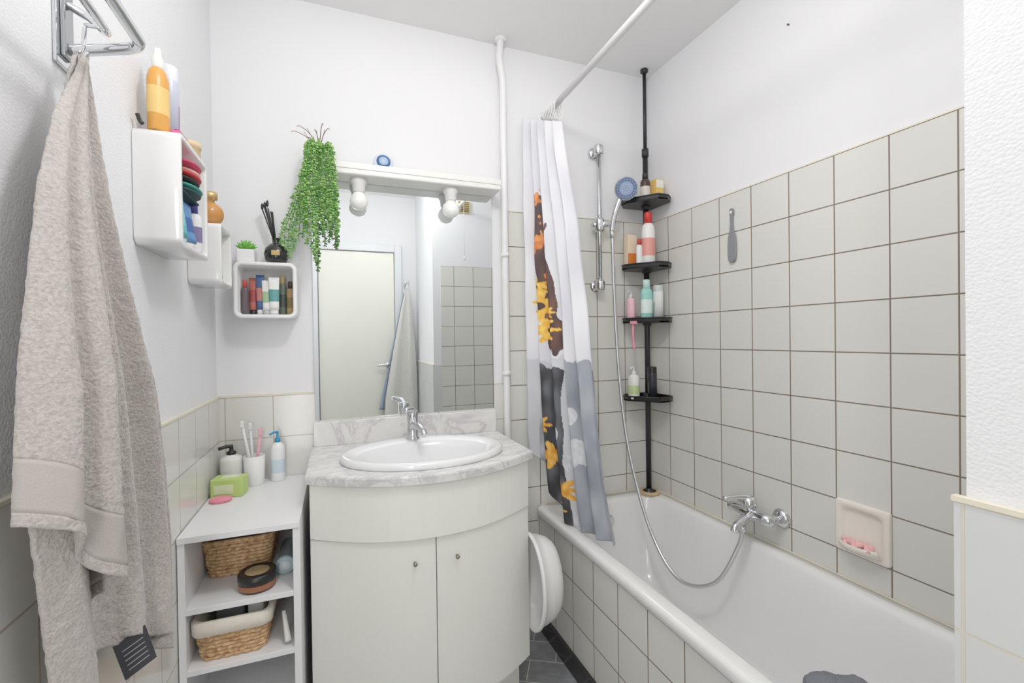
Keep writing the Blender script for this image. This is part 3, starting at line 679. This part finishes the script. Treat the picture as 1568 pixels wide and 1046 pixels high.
# ------------------------------------------------------------ trailing plant
b=Bd('trailing_plant')
GL=mat('leaf_green',(120,176,84),.5,var=.3); GL2=mat('leaf_dark_green',(92,148,70),.5); GL3=mat('leaf_light',(162,202,114),.5)
b.lathe([(0,0),(.020,0),(.024,.02),(.026,.035),(.022,.035),(.02,.01),(0,.01)],mat('plant_pot_white',(232,232,230),.5),(-.045,-.058,.6405),24)
def leafmesh(p,d,sz,m):
    t=bmesh.new(); bmesh.ops.create_icosphere(t,subdivisions=1,radius=1)
    M=Matrix.Translation(p)@Vector((0,0,1)).rotation_difference(d).to_matrix().to_4x4()@Matrix.Diagonal((sz*.55,sz*.38,sz,1))
    b.add(t,m,True,M)
random.seed(3)
strands=[]
for x,ze in ((-.095,.44),(-.086,.40),(-.076,.46),(-.066,.30),(-.058,.27),(-.050,.41),(-.042,.44),(-.034,.37),(-.024,.43),(-.014,.385),(-.006,.40),(.002,.36),(.010,.37)):
    strands.append((x,-.122-random.uniform(0,.018),ze))
for x,ze in ((-.104,.47),(-.101,.40),(-.098,.50)): strands.append((x+.006,-.118,ze))
for k in range(9): strands.append((-.170+.011*k+random.uniform(-.004,.004),-.10-random.uniform(0,.02),.27+random.uniform(0,.07)+.006*k))
for (x,y,ze) in strands:
    st=Vector((-.045+random.uniform(-.012,.012),-.058+random.uniform(-.01,.01),.678)); kn=Vector((-.045+(x+.045)*.7,y+.004,.675+random.uniform(0,.02)))
    mid=Vector((x,y-.004,.55)); end=Vector((x+random.uniform(-.006,.006),y,ze))
    P=[st,kn,mid,mid.lerp(end,.5),end]
    if x<-.10:
        f_=(-.10-x)/.07; kn=Vector((-.075,y-.01,.665)); P=[st,kn,Vector((-.085-.02*f_,y,.57)),Vector((-.098-.045*f_,y+.01,.45)),Vector((x-.002,y+.03,.38)),Vector((x-.003,y+.035,ze))]
    b.tube(P,.0012,GL2,5,smoothn=5)
    S=[]
    for i in range(len(P)-1):
        n_=max(2,int((P[i+1]-P[i]).length/.009))
        for j in range(n_): S.append(P[i].lerp(P[i+1],j/n_))
    for p in S:
        for q_ in range(2 if x<-.1 else 3):
            a_=random.uniform(0,6.28); d=Vector((math.cos(a_),math.sin(a_)*.8,random.uniform(-.7,.2))).normalized()
            leafmesh(p+d*.005,d,random.uniform(.0055,.0080),random.choice([GL,GL,GL2,GL3]))
TW=mat('dry_twig',(130,98,90),.8)
for (tx,tz) in ((-.075,.045),(-.06,.065),(-.03,.03),(.012,.085),(.03,.07),(-.012,.06)):
    p0=Vector((-.045,-.06,.68)); p1=p0+Vector((tx*.45,-.03,tz*.7)); p2=p0+Vector((tx,-.045,tz))
    b.tube([p0,p1,p2,p2+Vector((tx*.18,0,-.004))],[.0018,.0014,.0012,.0008],TW,6,smoothn=3)
    b.tube([p1,p1+Vector((tx*.2,0,.022))],.001,TW,5)
for k in range(60):
    d=Vector((random.gauss(0,1),random.gauss(0,.6),random.uniform(-.6,1))).normalized(); leafmesh(Vector((-.045,-.085,.675))+Vector((d.x*.045,d.y*.03,d.z*.035)),d,.010,random.choice([GL,GL2,GL3]))
b.done()

# ------------------------------------------------------------ towel rail
b=Bd('chrome_towel_rail')
b.box((XL+.0005,-.972,.425),(XL+.006,-.925,.56),CHROME,.002); b.box((XL+.006,-.962,.44),(XL+.012,-.935,.545),STEEL,.002)
zr=.468
b.tube([(XL+.010,-.945,zr-.012),(-.33,-.952,zr-.004),(-.292,-.965,zr),(-.279,-.985,zr),(-.278,-1.02,zr),(-.278,-1.30,zr+.0)],.0085,CHROME,14,smoothn=5)
b.tube([(-.278,-1.30,zr),(-.278,-1.46,zr),(-.295,-1.485,zr),(-.33,-1.49,zr),(XL+.0005,-1.49,zr)],.0085,CHROME,14,smoothn=5)
b.tube([(XL+.010,-.948,.525),(-.345,-.965,.50),(-.318,-1.0,.474),(-.315,-1.30,.474)],.006,CHROME,12,smoothn=5)
b.tube([(-.345,-.985,.478),(-.348,-.985,.44),(-.352,-.992,.425),(-.345,-1.0,.418),(-.336,-1.0,.43)],.003,CHROME,10,smoothn=5)
b.tube([(-.345,-.985,.478),(-.318,-.99,.476)],.003,CHROME,10)
b.done()
def terry(name,c1,c2):
    TM,nt,pb=new_mat(name)
    pb.inputs['Roughness'].default_value=.95; pb.inputs['Sheen Weight'].default_value=.3
    geo=N(nt,'ShaderNodeNewGeometry'); no=N(nt,'ShaderNodeTexNoise'); no.inputs['Scale'].default_value=230; no.inputs['Detail'].default_value=2
    nt.links.new(geo.outputs['Position'],no.inputs['Vector'])
    cr=N(nt,'ShaderNodeValToRGB'); e_=cr.color_ramp.elements; e_[0].position=.3; e_[0].color=(*lin(c1),1); e_[1].position=.65; e_[1].color=(*lin(c2),1)
    nt.links.new(no.outputs['Fac'],cr.inputs[0]); nt.links.new(cr.outputs[0],pb.inputs['Base Color'])
    bp=N(nt,'ShaderNodeBump'); bp.inputs['Strength'].default_value=.8; bp.inputs['Distance'].default_value=.003
    nt.links.new(no.outputs['Fac'],bp.inputs['Height']); nt.links.new(bp.outputs[0],pb.inputs['Normal'])
    return TM
TM=terry('taupe_terry_towel',(166,158,153),(188,181,176))
HEM=mat('towel_hem',(177,170,165),.85,bump=.2,bscale=400)
Lft=[(-.62,.76),(-.45,.745),(-.25,.71),(-.2,.700),(-.1,.705),(0,.715),(.1,.730),(.2,.755),(.3,.795),(.38,.835),(.425,.862)]
Rgt=[(-.62,1.115),(-.4,1.11),(-.25,1.085),(-.1,1.040),(0,1.000),(.1,.960),(.2,.922),(.3,.895),(.37,.882),(.425,.868)]
def fuzz(p,k): return .0016*noise.noise(Vector((p.y*85,p.z*85,k)))
def back(s,t):
    zb=tab([(0,-.74),(.18,-.66),(.28,-.56),(.37,-.47),(.5,-.49),(.7,-.54),(1,-.62)],s)
    z=lerp(.425,zb,t)
    Y=lerp(tab(Lft,z),tab(Rgt,z),s); g=min(1,(.43-z)/.5)
    x=-.352+.016*g+.018*g*math.sin(s*14+z*.5)+.004*noise.noise(Vector((s*4,z*5,0)))
    p=Vector((max(x,XL+.012),Y-1.86,z)); p.x+=fuzz(p,0); return p
LF=[(-.42,.712),(-.21,.684),(-.1,.692),(0,.700),(.1,.716),(.2,.738),(.3,.777),(.38,.83),(.43,.862)]
RF=[(-.42,.862),(-.3,.852),(-.1,.835),(.1,.825),(.2,.825),(.3,.840),(.38,.855),(.43,.868)]
def frontl(s,t):
    zb=lerp(-.205,-.395,s)+.006*math.sin(s*9)
    z=lerp(.43,zb,t)
    Y=lerp(tab(LF,z),tab(RF,z),s); g=min(1,(.44-z)/.5)
    x=-.342+.046*g*abs(math.sin(math.pi*min(1,s*1.0)))**.7+.016*g*math.sin(s*12+z*1.0)+.003*noise.noise(Vector((s*5,z*5,4)))
    p=Vector((max(x,XL+.016),Y-1.86,z)); p.x+=fuzz(p,3); return p
def midl(s,t):
    zb=lerp(-.465,-.60,s); z=lerp(.43,zb,t)
    l=tab([(-.6,.91),(-.4,.90),(-.25,.885),(0,.86),(.2,.84),(.35,.855),(.43,.862)],z); r=tab(Rgt,z)+.002
    Y=lerp(l,r,s); g=min(1,(.44-z)/.5)
    x=-.345+.036*g*abs(math.sin(math.pi*s))**.8+.013*g*math.sin(s*15+z*1.5)
    p=Vector((x,Y-1.86,z)); p.x+=fuzz(p,6); return p
b=Bd('hanging_bath_towel')
b.grid(back,150,240,TM)
b.grid(lambda s,t:frontl(s,t*.88),110,190,TM); b.grid(lambda s,t:frontl(s,lerp(.88,.975,t)),70,10,HEM); b.grid(lambda s,t:frontl(s,lerp(.975,1,t)),90,5,TM)
b.grid(midl,110,240,TM)
o=b.done(solid=.007)
b=Bd('towel_care_tag'); TG=Matrix.Translation((-.314,-.945,-.478))@RZ(-48)@RX(14)
b.box((-.013,-.024,-.066),(-.012,.022,0),mat('tag_dark',(50,50,56),.7),mtx=TG)
for k in range(5): b.box((-.0118,-.016,-.054+k*.009),(-.0116,.014,-.0525+k*.009),mat('tag_text',(150,150,155),.7),mtx=TG)
b.done()
T2=terry('beige_terry_towel',(206,205,198),(228,227,221))
b=Bd('beige_hanging_towel')
def tw2(s,t):
    z=lerp(.46,-.64-.05*math.sin(s*3),t); w=lerp(.012,.28,min(1,t*1.15)**.8); c=.585-.065*t
    return Vector((min(c+(s-.5)*w,.655),YO+.105+.02*math.sin(s*11+z)*min(1,t*3)*.8,z))
b.grid(tw2,60,80,T2); b.done(solid=.008)
b=Bd('blue_hand_towel')
def tw3(s,t):
    z=lerp(.40,-.60,t); w=lerp(.01,.08,t); c=.560-.185*t
    return Vector((c+(s-.5)*w,YO+.068+.005*math.sin(s*9+z),z))
b.grid(tw3,24,60,terry('blue_terry',(130,146,170),(165,178,198))); b.done(solid=.006)
b=Bd('coat_hook'); b.box((.57,YO+.0005,.45),(.61,YO+.006,.52),CHROME,.002); b.tube([(.59,YO+.006,.50),(.59,YO+.06,.49),(.59,YO+.11,.475),(.59,YO+.115,.50)],.005,CHROME,10,smoothn=4); b.done()

# ------------------------------------------------------------ lights
def area(name,loc,rot,sx,sy,p,col=(1,1,1)):
    l=bpy.data.lights.new(name,'AREA'); l.shape='RECTANGLE'; l.size=sx; l.size_y=sy; l.energy=p; l.color=col
    o=bpy.data.objects.new(name,l); sc.collection.objects.link(o); o.location=(loc[0],loc[1],loc[2]+H); o.rotation_euler=rot; return o
def point(name,loc,r,p,col=(1,1,1)):
    l=bpy.data.lights.new(name,'POINT'); l.shadow_soft_size=r; l.energy=p; l.color=col
    o=bpy.data.objects.new(name,l); sc.collection.objects.link(o); o.location=(loc[0],loc[1],loc[2]+H); return o
area('overhead_fill_area',(.45,-1.0,ZC-.02),(0,0,0),1.2,1.5,4,(1,.985,.965))  # added soft fill under the ceiling for flat light, no actual fixture
point('overhead_fill_point',(.30,-1.25,1.135),.08,14.3,(1,.98,.955))  # added point fill, kept out of view, evens light across the walls
area('rear_fill_strip',(-.29,YO+.03,-.1),(math.radians(90),0,math.radians(-12)),.16,1.7,6.3,(1,.985,.965))  # added fill behind the camera, beyond mirror view, brightens front-facing surfaces
w=bpy.data.worlds.new('w'); sc.world=w; w.use_nodes=True; w.node_tree.nodes['Background'].inputs[0].default_value=(.8,.85,.9,1); w.node_tree.nodes['Background'].inputs[1].default_value=.3

# ------------------------------------------------------------ camera
a,p,r=math.radians(20.946),math.radians(-.464),math.radians(.785)
F=Vector((math.sin(a)*math.cos(p),math.cos(a)*math.cos(p),math.sin(p))); r0=Vector((math.cos(a),-math.sin(a),0)); u0=r0.cross(F)
R=r0*math.cos(r)-u0*math.sin(r); U=u0*math.cos(r)+r0*math.sin(r)
cd=bpy.data.cameras.new('camera'); cam=bpy.data.objects.new('camera',cd); sc.collection.objects.link(cam); sc.camera=cam
cam.matrix_world=Matrix(((R.x,U.x,-F.x,0),(R.y,U.y,-F.y,-1.86),(R.z,U.z,-F.z,H),(0,0,0,1)))
cd.sensor_fit='HORIZONTAL'; cd.sensor_width=36; cd.lens=703.678/1568*36; cd.clip_start=.01
